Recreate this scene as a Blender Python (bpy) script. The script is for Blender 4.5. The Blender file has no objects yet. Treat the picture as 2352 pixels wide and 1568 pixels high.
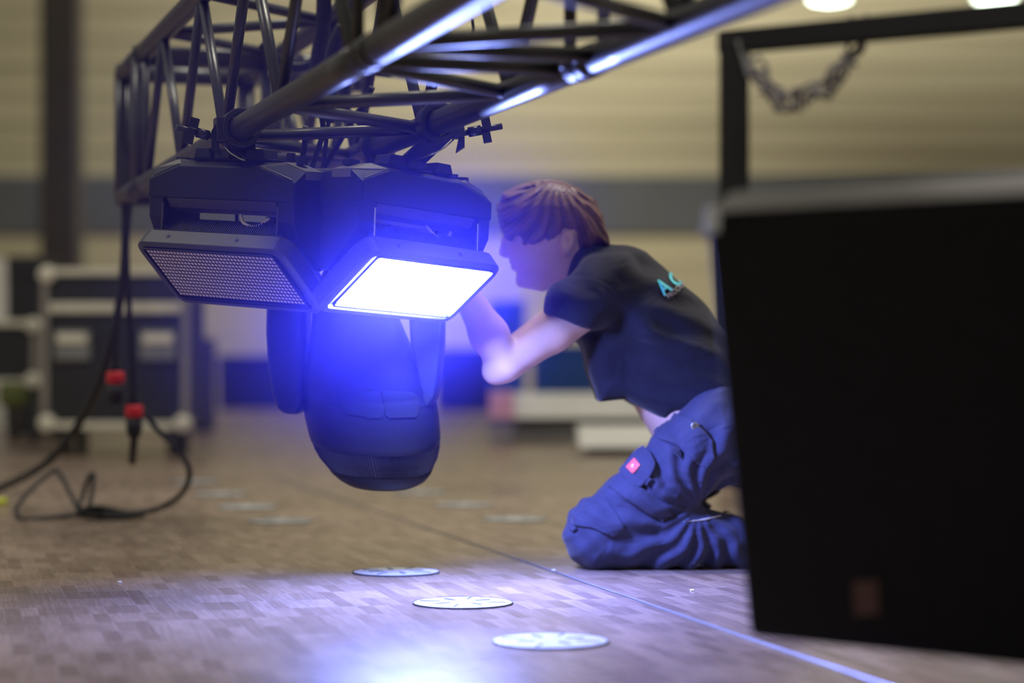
import bpy, bmesh, math, random
import numpy as np
from mathutils import Vector, Matrix
from mathutils.bvhtree import BVHTree
random.seed(4)
C = bpy.context.scene.collection
# ------------------------------------------------------------ camera, world, lights, exposure
F_PX, CX, HY, EYE = 4800.0, 1176.0, 838.0, 0.46
def P(x, y, d):
    return Vector(((x-CX)*d/F_PX, d, EYE+(HY-y)*d/F_PX))
cam = bpy.data.cameras.new('camera'); co = bpy.data.objects.new('camera', cam); C.objects.link(co)
co.location = (0, 0, EYE); co.rotation_euler = (math.pi/2, 0, 0)
cam.sensor_width = 36; cam.lens = F_PX/2352*36
cam.shift_y = (HY-784)/2352
cam.dof.use_dof = True; cam.dof.focus_distance = 4.2; cam.dof.aperture_fstop = 1.5
cam.clip_start = 0.05; cam.clip_end = 200
sc = bpy.context.scene; sc.camera = co
sc.view_settings.view_transform = 'Standard'; sc.view_settings.look = 'None'
sc.view_settings.gamma = 1; sc.view_settings.exposure = 0.0
w = bpy.data.worlds.new('world'); sc.world = w; w.use_nodes = True
bg = w.node_tree.nodes['Background']; bg.inputs[0].default_value = (0.92, 0.88, 0.78, 1); bg.inputs[1].default_value = 0.34
def area(name, loc, rot, sx, sy, power, col):
    l = bpy.data.lights.new(name, 'AREA'); l.shape = 'RECTANGLE'; l.size = sx; l.size_y = sy; l.energy = power; l.color = col
    o = bpy.data.objects.new(name, l); C.objects.link(o); o.location = loc; o.rotation_euler = rot; return o
area('hall_light_near', (0.6, 5.4, 6.0), (0, 0, 0), 3.0, 1.2, 230, (1, .95, .86))
area('hall_light_side', (-5, 5.0, 6.5), (0, 0.5, 0), 2, 2, 150, (1, .95, .86))
area('wall_fill_light', (2.0, 25, 8.5), (math.radians(38), 0, 0), 7, 2, 1150, (1, .95, .82))  # unseen fill added to brighten the middle of the back wall
LAMP_COL = (0.22, 0.29, 1.0); LAMP_POWER = 395.0
sc.cycles.max_bounces = 6; sc.cycles.diffuse_bounces = 3; sc.cycles.glossy_bounces = 3
sc.cycles.transmission_bounces = 2; sc.cycles.volume_bounces = 0; sc.cycles.transparent_max_bounces = 6
sc.cycles.sample_clamp_indirect = 6; sc.cycles.use_denoising = True
sc.cycles.caustics_reflective = False; sc.cycles.caustics_refractive = False
# ------------------------------------------------------------ materials
def mat(name, col, rough=.5, metal=0.0, spec=.5, noise=0.0, nscale=30, bump=0.0, bscale=200, coat=0):
    m = bpy.data.materials.new(name); m.use_nodes = True; nt = m.node_tree; b = nt.nodes['Principled BSDF']
    b.inputs['Base Color'].default_value = (*col, 1); b.inputs['Roughness'].default_value = rough
    b.inputs['Metallic'].default_value = metal; b.inputs['Specular IOR Level'].default_value = spec
    b.inputs['Coat Weight'].default_value = coat
    tc = nt.nodes.new('ShaderNodeTexCoord')
    if noise > 0:
        n = nt.nodes.new('ShaderNodeTexNoise'); n.inputs['Scale'].default_value = nscale; n.inputs['Detail'].default_value = 5
        nt.links.new(tc.outputs['Object'], n.inputs['Vector'])
        r = nt.nodes.new('ShaderNodeMapRange'); r.inputs[1].default_value = .3; r.inputs[2].default_value = .7
        r.inputs[3].default_value = 1-noise; r.inputs[4].default_value = 1+noise
        nt.links.new(n.outputs[0], r.inputs[0])
        v = nt.nodes.new('ShaderNodeVectorMath'); v.operation = 'SCALE'; v.inputs[0].default_value = col
        nt.links.new(r.outputs[0], v.inputs['Scale']); nt.links.new(v.outputs[0], b.inputs['Base Color'])
    if bump > 0:
        n = nt.nodes.new('ShaderNodeTexNoise'); n.inputs['Scale'].default_value = bscale; n.inputs['Detail'].default_value = 3
        nt.links.new(tc.outputs['Object'], n.inputs['Vector'])
        bp = nt.nodes.new('ShaderNodeBump'); bp.inputs['Strength'].default_value = bump; bp.inputs['Distance'].default_value = .002
        nt.links.new(n.outputs[0], bp.inputs['Height']); nt.links.new(bp.outputs[0], b.inputs['Normal'])
    return m
M = dict(
    truss=mat('truss_black_paint', (.020, .019, .022), .33, 0, .75, .25, 40, .15, 150),
    shell=mat('fixture_shell', (.007, .007, .011), .45, 0, .32, .12, 60, .12, 600),
    shell2=mat('fixture_bezel', (.05, .047, .052), .42, 0, .5, .08, 60, .08, 600),
    dark=mat('dark_plastic', (.012, .012, .014), .5, 0, .4, .2, 50),
    rubber=mat('cable_rubber', (.014, .014, .016), .55, 0, .4, .2, 30),
    metal=mat('zinc_metal', (.55, .55, .56), .3, 1.0, .5, .1, 80),
    blackmetal=mat('black_metal', (.04, .04, .045), .3, .6, .5, .15, 60),
    led=mat('led_lens', (.72, .62, .68), .35, 0, .6, .15, 300),
    red=mat('red_plastic', (.62, .012, .02), .4),
    alu=mat('case_aluminium', (.60, .57, .46), .4, .2, .5, .12, 12),
    alu_shaded=mat('case_aluminium_shaded', (.24, .22, .2), .5, .2, .4, .12, 12),  # darker copy of alu: weaker reflection on upright rails put into the colour
    casepanel=mat('case_panel', (.016, .016, .02), .55, 0, .4, .2, 10),
    greypanel=mat('grey_panel', (.17, .17, .17), .6, 0, .3, .15, 8),
    cabinet=mat('cabinet_black', (.006, .006, .007), .7, 0, .25, .2, 30, .2, 300),
    cabtop_lit=mat('cabinet_lit_top', (.11, .1, .085), .6, 0, .4, .1, 20),  # black bevel coloured grey, hall light falling on it put into the colour
    pillar=mat('concrete', (.06, .053, .045), .8, 0, .2, .1, 3),
    band=mat('wall_band', (.075, .08, .085), .7, 0, .3, .08, 1),
    skin=mat('skin', (.70, .47, .38), .5, 0, .4, .06, 25, .05, 500),
    eye=mat('eye_white', (.7, .68, .66), .2),
    iris=mat('eye_iris', (.05, .07, .09), .2),
    blueblk=mat('blue_case', (.025, .10, .42), .55, 0, .4, .1, 5),
    white=mat('white_sheet', (.85, .83, .76), .6, 0, .3, .05, 4),
    pink=mat('pink_cloth', (.75, .38, .45), .7),
    yellow=mat('yellow_green', (.55, .62, .04), .5),
    green=mat('olive_green', (.1, .12, .03), .7),
    ventmat=mat('vent_mesh', (.008, .008, .010), .85, 0, .2),
    corner=mat('corner_lit_facet', (.15, .14, .13), .38),  # hall and wall light reflecting off the facets, put into the colour
    cover=mat('cover_metal', (.56, .58, .6), .42, .15, .5, .08, 40),
    slotgrey=mat('slot_grey', (.12, .12, .13), .5),
    slot=mat('slot_dark', (.05, .05, .05), .5),
    speck=mat('white_speck', (.8, .8, .78), .5),
    textc=mat('cyan_print', (.14, .74, .85), .6),
    textg=mat('grey_print', (.30, .28, .30), .7),
    patch=mat('red_label', (.80, .13, .13), .5),
    patchw=mat('label_white', (.85, .8, .78), .5),
    piping=mat('reflective_piping', (.7, .68, .6), .35),
    roof=mat('roof_brown', (.035, .028, .02), .8),
)
M['skin'].node_tree.nodes['Principled BSDF'].inputs['Subsurface Weight'].default_value = .12
M['skin'].node_tree.nodes['Principled BSDF'].inputs['Subsurface Radius'].default_value = (.012, .005, .003)
def emis(name, col, s):
    m = bpy.data.materials.new(name); m.use_nodes = True; nt = m.node_tree; nt.nodes.remove(nt.nodes['Principled BSDF'])
    e = nt.nodes.new('ShaderNodeEmission'); e.inputs[0].default_value = (*col, 1); e.inputs[1].default_value = s
    nt.links.new(e.outputs[0], nt.nodes['Material Output'].inputs[0]); return m
M['lit'] = emis('lit_led_panel', LAMP_COL, LAMP_POWER)
M['bay'] = emis('hall_lamp_glow', (.85, 1, .8), 9)
# cloth with folds in bump
def cloth(name, col, fold, wave):
    m = mat(name, col, .8, 0, .25, .12, 25); nt = m.node_tree; b = nt.nodes['Principled BSDF']
    b.inputs['Sheen Weight'].default_value = .15
    tc = nt.nodes.new('ShaderNodeTexCoord'); mp = nt.nodes.new('ShaderNodeMapping'); mp.inputs['Scale'].default_value = wave
    n1 = nt.nodes.new('ShaderNodeTexNoise'); n1.inputs['Scale'].default_value = 9; n1.inputs['Detail'].default_value = 2; n1.inputs['Distortion'].default_value = 1.2
    n2 = nt.nodes.new('ShaderNodeTexNoise'); n2.inputs['Scale'].default_value = 700
    nt.links.new(tc.outputs['Object'], mp.inputs[0]); nt.links.new(mp.outputs[0], n1.inputs['Vector']); nt.links.new(tc.outputs['Object'], n2.inputs['Vector'])
    b1 = nt.nodes.new('ShaderNodeBump'); b1.inputs['Strength'].default_value = .6; b1.inputs['Distance'].default_value = fold
    b2 = nt.nodes.new('ShaderNodeBump'); b2.inputs['Strength'].default_value = .25; b2.inputs['Distance'].default_value = .001
    nt.links.new(n1.outputs[0], b1.inputs['Height']); nt.links.new(n2.outputs[0], b2.inputs['Height'])
    nt.links.new(b1.outputs[0], b2.inputs['Normal']); nt.links.new(b2.outputs[0], b.inputs['Normal']); return m
M['shirt'] = cloth('navy_cotton', (.009, .009, .022), .012, (1, .6, 1.6))
M['trouser'] = cloth('blue_work_cloth', (.040, .042, .095), .016, (1.2, .8, 1.8))
# floor parquet
def floor_mat():
    m = bpy.data.materials.new('parquet'); m.use_nodes = True; nt = m.node_tree; L = nt.links; b = nt.nodes['Principled BSDF']
    N = nt.nodes.new
    tc = N('ShaderNodeTexCoord'); mp = N('ShaderNodeMapping'); mp.vector_type = 'POINT'
    mp.inputs['Rotation'].default_value = (0, 0, -math.radians(105)); L.new(tc.outputs['Object'], mp.inputs[0])
    br = N('ShaderNodeTexBrick'); br.offset = 0.0; br.squash = 1.0
    for k, v in (('Scale', 1), ('Brick Width', .131), ('Row Height', .031), ('Mortar Size', .0006), ('Mortar Smooth', .3), ('Bias', 0)): br.inputs[k].default_value = v
    br.inputs['Color1'].default_value = (.335, .245, .190, 1); br.inputs['Color2'].default_value = (.20, .138, .105, 1); br.inputs['Mortar'].default_value = (.30, .26, .22, 1)
    L.new(mp.outputs[0], br.inputs['Vector'])
    # wood grain, stretched along the strip
    mp2 = N('ShaderNodeMapping'); mp2.inputs['Scale'].default_value = (6, 90, 1); L.new(mp.outputs[0], mp2.inputs[0])
    gn = N('ShaderNodeTexNoise'); gn.inputs['Scale'].default_value = 1.5; gn.inputs['Detail'].default_value = 6; L.new(mp2.outputs[0], gn.inputs['Vector'])
    gr = N('ShaderNodeMapRange'); gr.inputs[1].default_value = .3; gr.inputs[2].default_value = .7; gr.inputs[3].default_value = .8; gr.inputs[4].default_value = 1.2; L.new(gn.outputs[0], gr.inputs[0])
    bn = N('ShaderNodeTexNoise'); bn.inputs['Scale'].default_value = 1.1; bn.inputs['Detail'].default_value = 4; L.new(tc.outputs['Object'], bn.inputs['Vector'])
    bm_ = N('ShaderNodeMapRange'); bm_.inputs[1].default_value = .3; bm_.inputs[2].default_value = .7; bm_.inputs[3].default_value = .85; bm_.inputs[4].default_value = 1.15; L.new(bn.outputs[0], bm_.inputs[0])
    mu = N('ShaderNodeMath'); mu.operation = 'MULTIPLY'; L.new(gr.outputs[0], mu.inputs[0]); L.new(bm_.outputs[0], mu.inputs[1])
    vm = N('ShaderNodeVectorMath'); vm.operation = 'SCALE'; L.new(br.outputs['Color'], vm.inputs[0]); L.new(mu.outputs[0], vm.inputs['Scale'])
    L.new(vm.outputs[0], b.inputs['Base Color'])
    rr = N('ShaderNodeMapRange'); rr.inputs[1].default_value = .3; rr.inputs[2].default_value = .7; rr.inputs[3].default_value = .21; rr.inputs[4].default_value = .33; L.new(bn.outputs[0], rr.inputs[0]); L.new(rr.outputs[0], b.inputs['Roughness'])
    # faint scuffs
    sn = N('ShaderNodeTexNoise'); sn.inputs['Scale'].default_value = 260; sn.inputs['Detail'].default_value = 4; L.new(tc.outputs['Object'], sn.inputs['Vector'])
    ad = N('ShaderNodeMath'); ad.operation = 'MULTIPLY_ADD'; ad.inputs[1].default_value = -1.0; ad.inputs[2].default_value = 1.0; L.new(br.outputs['Fac'], ad.inputs[0])
    b1 = N('ShaderNodeBump'); b1.inputs['Strength'].default_value = .5; b1.inputs['Distance'].default_value = .0006; L.new(ad.outputs[0], b1.inputs['Height'])
    b2 = N('ShaderNodeBump'); b2.inputs['Strength'].default_value = .25; b2.inputs['Distance'].default_value = .0006; L.new(sn.outputs[0], b2.inputs['Height']); L.new(b1.outputs[0], b2.inputs['Normal'])
    L.new(b2.outputs[0], b.inputs['Normal']); b.inputs['Specular IOR Level'].default_value = .5
    return m
def wall_mat():
    m = bpy.data.materials.new('slatted_wall'); m.use_nodes = True; nt = m.node_tree; L = nt.links; b = nt.nodes['Principled BSDF']
    tc = nt.nodes.new('ShaderNodeTexCoord'); mp = nt.nodes.new('ShaderNodeMapping'); mp.inputs['Scale'].default_value = (.15, 1, 6); L.new(tc.outputs['Object'], mp.inputs[0])
    n = nt.nodes.new('ShaderNodeTexNoise'); n.inputs['Scale'].default_value = 1; n.inputs['Detail'].default_value = 2; L.new(mp.outputs[0], n.inputs['Vector'])
    cr = nt.nodes.new('ShaderNodeValToRGB'); cr.color_ramp.elements[0].position = .35; cr.color_ramp.elements[1].position = .65
    cr.color_ramp.elements[0].color = (.29, .262, .165, 1); cr.color_ramp.elements[1].color = (.38, .345, .225, 1); L.new(n.outputs[0], cr.inputs[0]); L.new(cr.outputs[0], b.inputs['Base Color'])
    b.inputs['Roughness'].default_value = .7; return m
def hair_mat():
    m = mat('brown_hair', (.13, .062, .030), .42, 0, .4); nt = m.node_tree; L = nt.links; b = nt.nodes['Principled BSDF']
    at = nt.nodes.new('ShaderNodeAttribute'); at.attribute_name = 'strand'
    cr = nt.nodes.new('ShaderNodeValToRGB'); cr.color_ramp.elements[0].position = .2; cr.color_ramp.elements[1].position = .8
    cr.color_ramp.elements[0].color = (.085, .04, .02, 1); cr.color_ramp.elements[1].color = (.24, .125, .065, 1)
    L.new(at.outputs['Fac'], cr.inputs[0]); L.new(cr.outputs[0], b.inputs['Base Color']); return m
M['floor'] = floor_mat(); M['wall'] = wall_mat(); M['hair'] = hair_mat()
hz = bpy.data.materials.new('lens_glow_haze'); hz.use_nodes = True; nt = hz.node_tree; nt.nodes.remove(nt.nodes['Principled BSDF'])
vs = nt.nodes.new('ShaderNodeVolumeScatter'); vs.inputs['Color'].default_value = (.13, .11, 1, 1); vs.inputs['Density'].default_value = .22; vs.inputs['Anisotropy'].default_value = 0.5  # blue tint put into the scatter colour to imitate lens glow
nt.links.new(vs.outputs[0], nt.nodes['Material Output'].inputs['Volume'])
tc_ = nt.nodes.new('ShaderNodeTexCoord'); ln_ = nt.nodes.new('ShaderNodeVectorMath'); ln_.operation = 'LENGTH'; nt.links.new(tc_.outputs['Object'], ln_.inputs[0])
mr_ = nt.nodes.new('ShaderNodeMapRange'); mr_.interpolation_type = 'SMOOTHERSTEP'; mr_.inputs[1].default_value = .0; mr_.inputs[2].default_value = .64; mr_.inputs[3].default_value = .52; mr_.inputs[4].default_value = 0
nt.links.new(ln_.outputs['Value'], mr_.inputs[0]); nt.links.new(mr_.outputs[0], vs.inputs['Density'])
hz.cycles.volume_step_rate = 4.0
# ------------------------------------------------------------ mesh helpers
MW = {}
def empty(name, loc=(0, 0, 0), mtx=None):
    o = bpy.data.objects.new(name, None); C.objects.link(o); o.empty_display_size = .05
    m = mtx if mtx is not None else Matrix.Translation(Vector(loc))
    o.matrix_world = m; MW[o.name] = m.copy(); return o
def tag(o, label=None, cat=None, group=None, kind=None):
    if label: o['label'] = label
    if cat: o['category'] = cat
    if group: o['group'] = group
    if kind: o['kind'] = kind
    return o
def perp(t):
    a = Vector((0, 0, 1)) if abs(t.z) < .9 else Vector((1, 0, 0))
    u = t.cross(a).normalized(); return u, t.cross(u).normalized()
class MB:
    def __init__(s): s.v = []; s.f = []
    def add(s, vs, fs):
        k = len(s.v); s.v += [Vector(v) for v in vs]; s.f += [[i+k for i in f] for f in fs]; return s
    def box(s, c, size, R=None):
        c = Vector(c); h = [x/2 for x in size]; vs = []
        for z in (-1, 1):
            for y in (-1, 1):
                for x in (-1, 1):
                    p = Vector((x*h[0], y*h[1], z*h[2])); vs.append(c+(R @ p if R is not None else p))
        return s.add(vs, [(0, 2, 3, 1), (4, 5, 7, 6), (0, 1, 5, 4), (2, 6, 7, 3), (0, 4, 6, 2), (1, 3, 7, 5)])
    def loft(s, rings, cap=True, closed=False):
        n = len(rings[0]); vs = [p for r in rings for p in r]; fs = []; m = len(rings)
        for i in range(m if closed else m-1):
            a = i*n; b = ((i+1) % m)*n
            for j in range(n):
                k = (j+1) % n; fs.append((a+j, a+k, b+k, b+j))
        if cap and not closed: fs.append(tuple(range(n-1, -1, -1))); fs.append(tuple((m-1)*n+j for j in range(n)))
        return s.add(vs, fs)
    def tube(s, pts, r, seg=12, cap=True):
        pts = [Vector(p) for p in pts]; rs = r if isinstance(r, (list, tuple)) else [r]*len(pts); rings = []; u = None
        for i, p in enumerate(pts):
            t = (pts[min(i+1, len(pts)-1)]-pts[max(i-1, 0)]).normalized()
            if u is None: u, v = perp(t)
            else:
                u = (u-t*u.dot(t)).normalized(); v = t.cross(u)
            rings.append([p+(u*math.cos(a)+v*math.sin(a))*rs[i] for a in [2*math.pi*k/seg for k in range(seg)]])
        return s.loft(rings, cap)
    def prism(s, poly, off):
        off = Vector(off); n = len(poly); poly = [Vector(p) for p in poly]
        return s.add(poly+[p+off for p in poly], [tuple(range(n-1, -1, -1)), tuple(range(n, 2*n))]+[(i, (i+1) % n, n+(i+1) % n, n+i) for i in range(n)])
    def ring(s, c, ax, r0, r1, wdt, seg=24, a0=0, a1=2*math.pi):
        ax = Vector(ax).normalized(); u, v = perp(ax); c = Vector(c); full = abs(a1-a0-2*math.pi) < 1e-6; k = seg if full else seg+1; rs = []
        for i in range(k):
            a = a0+(a1-a0)*i/seg; d = u*math.cos(a)+v*math.sin(a)
            rs.append([c+d*r0-ax*wdt/2, c+d*r1-ax*wdt/2, c+d*r1+ax*wdt/2, c+d*r0+ax*wdt/2])
        return s.loft(rs, not full, full)
    def build(s, name, m, parent=None, world=True, smooth=False, bevel=0, seg=2, xf=None):
        me = bpy.data.meshes.new(name); vs = s.v
        if xf is not None: vs = [xf @ v for v in vs]
        if parent is not None and world:
            inv = MW[parent.name].inverted(); vs = [inv @ v for v in vs]
        me.from_pydata([tuple(v) for v in vs], [], s.f); me.validate()
        b = bmesh.new(); b.from_mesh(me); bmesh.ops.recalc_face_normals(b, faces=b.faces); b.to_mesh(me); b.free()
        me.materials.append(m)
        o = bpy.data.objects.new(name, me); C.objects.link(o)
        if parent is not None: o.parent = parent
        if parent is not None: MW[o.name] = MW[parent.name] if world else MW[parent.name]
        else: MW[o.name] = Matrix.Identity(4)
        if bevel:
            md = o.modifiers.new('bevel', 'BEVEL'); md.width = bevel; md.segments = seg; md.limit_method = 'ANGLE'; md.angle_limit = math.radians(35)
            try: me.shade_smooth(); md.harden_normals = False
            except Exception: pass
            for p in me.polygons: p.use_smooth = False
        if smooth:
            for p in me.polygons: p.use_smooth = len(p.vertices) == 4
        return o
def sub(o, name, mb, m, **k):      # a sub-part: shares its part's frame
    c = mb.build(name, m, None, **k); inv = MW[o.name].inverted()
    if k.get('world', True):
        c.data.transform(inv)
    c.parent = o; MW[c.name] = MW[o.name]; return c
def spline(pts, n=10):
    pts = [Vector(p) for p in pts]; q = [pts[0]*2-pts[1]]+pts+[pts[-1]*2-pts[-2]]; out = []
    for i in range(1, len(q)-2):
        for k in range(n):
            t = k/n; a, b, c, d = q[i-1], q[i], q[i+1], q[i+2]
            out.append(.5*((2*b)+(c-a)*t+(2*a-5*b+4*c-d)*t*t+(3*b-a-3*c+d)*t*t*t))
    out.append(pts[-1]); return out
def struct(name, mb, m, **k): return tag(mb.build(name, m, **k), kind='structure')
def copy_tree(o, parent=None):
    c = o.copy(); C.objects.link(c)
    if parent is not None: c.parent = parent
    for ch in list(o.children): copy_tree(ch, c)
    return c
def axes(l, up=Vector((0, 0, 1))):       # x along l, z up, y backwards
    x = l.normalized(); z = (up-x*x.dot(up)).normalized(); y = z.cross(x); return Matrix((x, y, z)).transposed()
# ------------------------------------------------------------ the hall
struct('floor', MB().box((0, 22, -.05), (50, 60, .1)), M['floor'])
WD = 32.0; k = WD/F_PX
def WZ(y): return EYE+(HY-y)*k
struct('wall_back', MB().box((0, WD+.15, 6), (50, .3, 12)), M['wall'])
mb = MB()
for i in range(30):
    z = WZ(545)+.43*i+.9
    if z < 11.5: mb.box((0, WD-.01, z), (50, .02, .05))
struct('trim_1', mb, mat('slat_joint', (.27, .24, .15), .7), world=True)
struct('trim_2', MB().box((0, WD-.04, (WZ(405)+WZ(535))/2), (50, .08, WZ(405)-WZ(535))), M['band'])

# ------------------------------------------------------------ concrete pillar, roof beam, hall lamps
o = MB().box((P(143, 0, 26).x, 26, 4), (.46, .46, 8)).build('concrete_pillar', M['pillar'], bevel=.02); tag(o, 'tall grey-brown square pillar in front of the beige wall', 'pillar', kind='structure')
struct('trim_4', MB().box((P(2300, 0, 28).x, 28, WZ(-30)+.1), (8.5, .6, .75)), M['roof'])
def hall_lamp(x, y, d, lab):
    p = P(x, y, d); t = empty('hall_lamp', p); tag(t, lab, 'lamp', 'ceiling lamps of the hall')
    mb = MB(); pr = [(.02, .30), (.05, .25), (.12, .16), (.20, .06), (.21, .0)]
    mb.loft([[p+Vector((r*math.cos(a), r*math.sin(a), z)) for a in [2*math.pi*i/20 for i in range(20)]] for r, z in pr]); mb.build('lamp_shade', M['dark'], t)
    MB().loft([[p+Vector((r*math.cos(a), r*math.sin(a), z)) for a in [2*math.pi*i/20 for i in range(20)]] for r, z in ((.19, -.005), (.17, -.03), (.08, -.05))]).build('lens', M['bay'], t)
    MB().tube([p+Vector((0, 0, .29)), p+Vector((0, 0, 3.5))], .012, 6).build('cord', M['rubber'], t)
hall_lamp(1905, -6, 19, 'glowing hall lamp at the top edge, just right of the truss end')
hall_lamp(2285, -8, 19, 'glowing hall lamp at the top edge near the upper corner, above the crossbeam')
# ------------------------------------------------------------ floor joint and socket covers
a = P(690, 1112, 0) if False else None
def G(x, y):
    d = EYE*F_PX/(y-HY); return Vector(((x-CX)*d/F_PX, d, 0))
g0, g1, g2, g3 = G(640, 1098), G(1150, 1270), G(1700, 1458), G(2090, 1590)
g3 = g2+(g3-g2)*3.2
def strip(pts, wdt, h, z0=0):
    mb = MB(); rs = []
    for i, p in enumerate(pts):
        t = (pts[min(i+1, len(pts)-1)]-pts[max(i-1, 0)]).normalized(); n = Vector((t.y, -t.x, 0))*wdt/2
        rs.append([p-n+Vector((0, 0, z0)), p+n+Vector((0, 0, z0)), p+n*.6+Vector((0, 0, z0+h)), p-n*.6+Vector((0, 0, z0+h))])
    return mb.loft(rs)
pts = [g0.lerp(g1, i/20) for i in range(20)]+[g1.lerp(g2, i/20) for i in range(20)]+[g2.lerp(g3, i/30) for i in range(31)]
pts = [p+Vector((random.uniform(-.0012, .0012), 0, 0)) for p in pts]
struct('trim_5', strip(pts, .007, .002, .0002), mat('joint_filler', (.2, .18, .18), .35, 0, .5, .2, 90))
struct('trim_6', strip([p+Vector((-.007, 0, 0)) for p in pts], .004, .0006, .0002), M['slot'])
def socket_cover(c):
    t = empty('floor_socket_cover', c)
    n = 48; R = .0985
    circ = lambda r, z: [Vector((r*math.cos(2*math.pi*i/n), r*math.sin(2*math.pi*i/n), z))+c for i in range(n)]
    MB().loft([circ(R-.004, .0005), circ(R-.004, .003), circ(R-.01, .0036), circ(.02, .0042)]).build('lid', M['cover'], t)
    MB().ring(c+Vector((0, 0, .0018)), (0, 0, 1), R-.0035, R-.0015, .0032, 48).build('rim', M['slot'], t)
    for j in range(8):
        a = 2*math.pi*j/8+.35; ld = (j % 2 == 0)
        r0, r1 = (.03, .062) if ld else (.045, .085)
        p0 = c+Vector((r0*math.cos(a), r0*math.sin(a), .0042)); p1 = c+Vector((r1*math.cos(a), r1*math.sin(a), .0042))
        R3 = Matrix.Rotation(a, 3, 'Z'); MB().box((p0+p1)/2, (r1-r0, .007 if ld else .003, .0018), R3).build('slot', M['slot'] if j == 2 else M['slotgrey'], t)
    return t
sp = [(910, 1314.6, 'round pale floor cover directly below the moving head, farthest of the near row'),
      (1063, 1386, 'brightest white round floor cover, middle one of the near row'),
      (1265, 1474, 'largest, blurred pale blue round floor cover at the bottom of the near row'),
      (1182, 1193, 'pale round floor cover nearest the kneeling knee in the far row'),
      (1065, 1160, 'blurred pale round floor cover, middle one behind the moving head'),
      (965, 1131, 'blurred round floor cover just below the hanging moving head, farthest of its row'),
      (645, 1197, 'blurred pale round floor cover, nearest of the row beside the cable loop'),
      (567, 1165, 'blurred round floor cover, second nearest of the row beside the cable loop'),
      (505, 1135, 'blurred round floor cover, third of the row beside the cable loop'),
      (450, 1107, 'faint round floor cover, farthest of the row beside the cable loop')]
proto = None
for x, y, lab in sp:
    c = G(x, y)
    if proto is None: proto = socket_cover(c); o = proto
    else: o = copy_tree(proto); o.matrix_world = Matrix.Translation(c) @ Matrix.Rotation(random.uniform(0, .8), 4, 'Z')
    tag(o, lab, 'floor cover', 'round socket covers set in the parquet')
for x, y, lab in ((275, 1338, 'tiny white scrap lying alone on the parquet at lower left'), (1272, 1311, 'small pale scrap on the floor joint in front of the knee'), (1590, 1357, 'pale scrap on the floor joint below the shin')):
    c = G(x, y); mb = MB(); mb.loft([[c+Vector((r*math.cos(a)*1.3, r*math.sin(a), z)) for a in [math.pi*i/3 for i in range(6)]] for r, z in ((.0035, .0), (.004, .002), (.002, .004))])
    tag(mb.build('paper_scrap', M['speck']), lab, 'scrap', 'scraps on the floor')
# ------------------------------------------------------------ truss
TU = Vector((-.3075, .9515, 0)); TV = Vector((.9515, .3075, 0)); ZC = .935; ST = .35
J = Vector((-.2166, 3.18, ZC))
TD = [J, TU, TV]
def TP(s, i, j): return TD[0]+TD[1]*s+TD[2]*(ST*i)+Vector((0, 0, ST*j))
def truss_seg(s0, s1, lab, ph):
    t = empty('truss_segment', TP(s0, 0, 0)); tag(t, lab, 'truss', 'black box truss run')
    for i, j in ((0, 0), (1, 0), (0, 1), (1, 1)):
        pts = [TP(s0+(s1-s0)*k/12, i, j) for k in range(13)]
        ch = MB().tube(pts, .025, 24).build('chord', M['truss'], t, smooth=True)
        for e, sg in ((s0, 1), (s1, -1)):
            sub(ch, 'coupler', MB().tube([TP(e+.001*sg, i, j), TP(e+.012*sg, i, j), TP(e+.05*sg, i, j)], [.0275, .0275, .0262], 20).tube([TP(e+.03*sg, i, j)+Vector((-.031, 0, 0)), TP(e+.03*sg, i, j)+Vector((.031, 0, 0))], .005, 8), M['blackmetal'], smooth=True)
    faces = [((0, 0), (1, 0), 0), ((0, 1), (1, 1), 1), ((0, 0), (0, 1), 0), ((1, 0), (1, 1), 1)]
    for a, b, off in faces:
        for e, sg in ((s0+.075, 1), (s1-.075, 1)):
            MB().tube([TP(e, *a), TP(e, *b)], .010 if a[1] != b[1] else .0125, 12).build('brace', M['truss'], t, smooth=True)
        n = max(1, int(round((s1-s0-.2)/.278))); st = (s1-s0-.2)/n
        for k in range(n):
            e0 = s0+.1+st*k; e1 = e0+st
            p, q = (a, b) if (k+off+ph) % 2 == 0 else (b, a)
            MB().tube([TP(e0, *p), TP(e1, *q)], .0125 if a[1] == b[1] else .0115, 12).build('brace', M['truss'], t, smooth=True)
    return t
truss_seg(0, 2.49, 'black box truss length carrying the fixtures, receding to the left', 0)
truss_seg(-2.15, -.004, 'black box truss length nearest the lens, underside lit blue, running out of the top edge', 1)
TD[:] = [J+TU*2.52+TV*.36, TV, TU]
truss_seg(0.03, .33, 'short black box truss length set crosswise behind the far end of the main run', 0)
TD[:] = [J+TU*2.52, TV, TU]
cb = MB()
t = empty('corner_block', TP(0, 0, 0)); tag(t, 'black corner block joining the main truss run to the crosswise length', 'truss corner')
for i in (0, 1):
    for j in (0, 1):
        MB().tube([TP(-.02, i, j), TP(.38, i, j)], .0255, 20).build('chord', M['truss'], t, smooth=True)
        MB().tube([TP(.35*i, 0, j), TP(.35*i, 1, j)], .0255, 20).build('chord', M['truss'], t, smooth=True)
for a_, b_2 in (((0, 0), (0, 1)), ((.35, 0), (.35, 1))):
    for i in (0, 1): MB().tube([TP(a_[0], i, 0), TP(a_[0], i, 1)], .0255, 20).build('upright', M['truss'], t, smooth=True)
TD[:] = [J, TU, TV]
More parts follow.
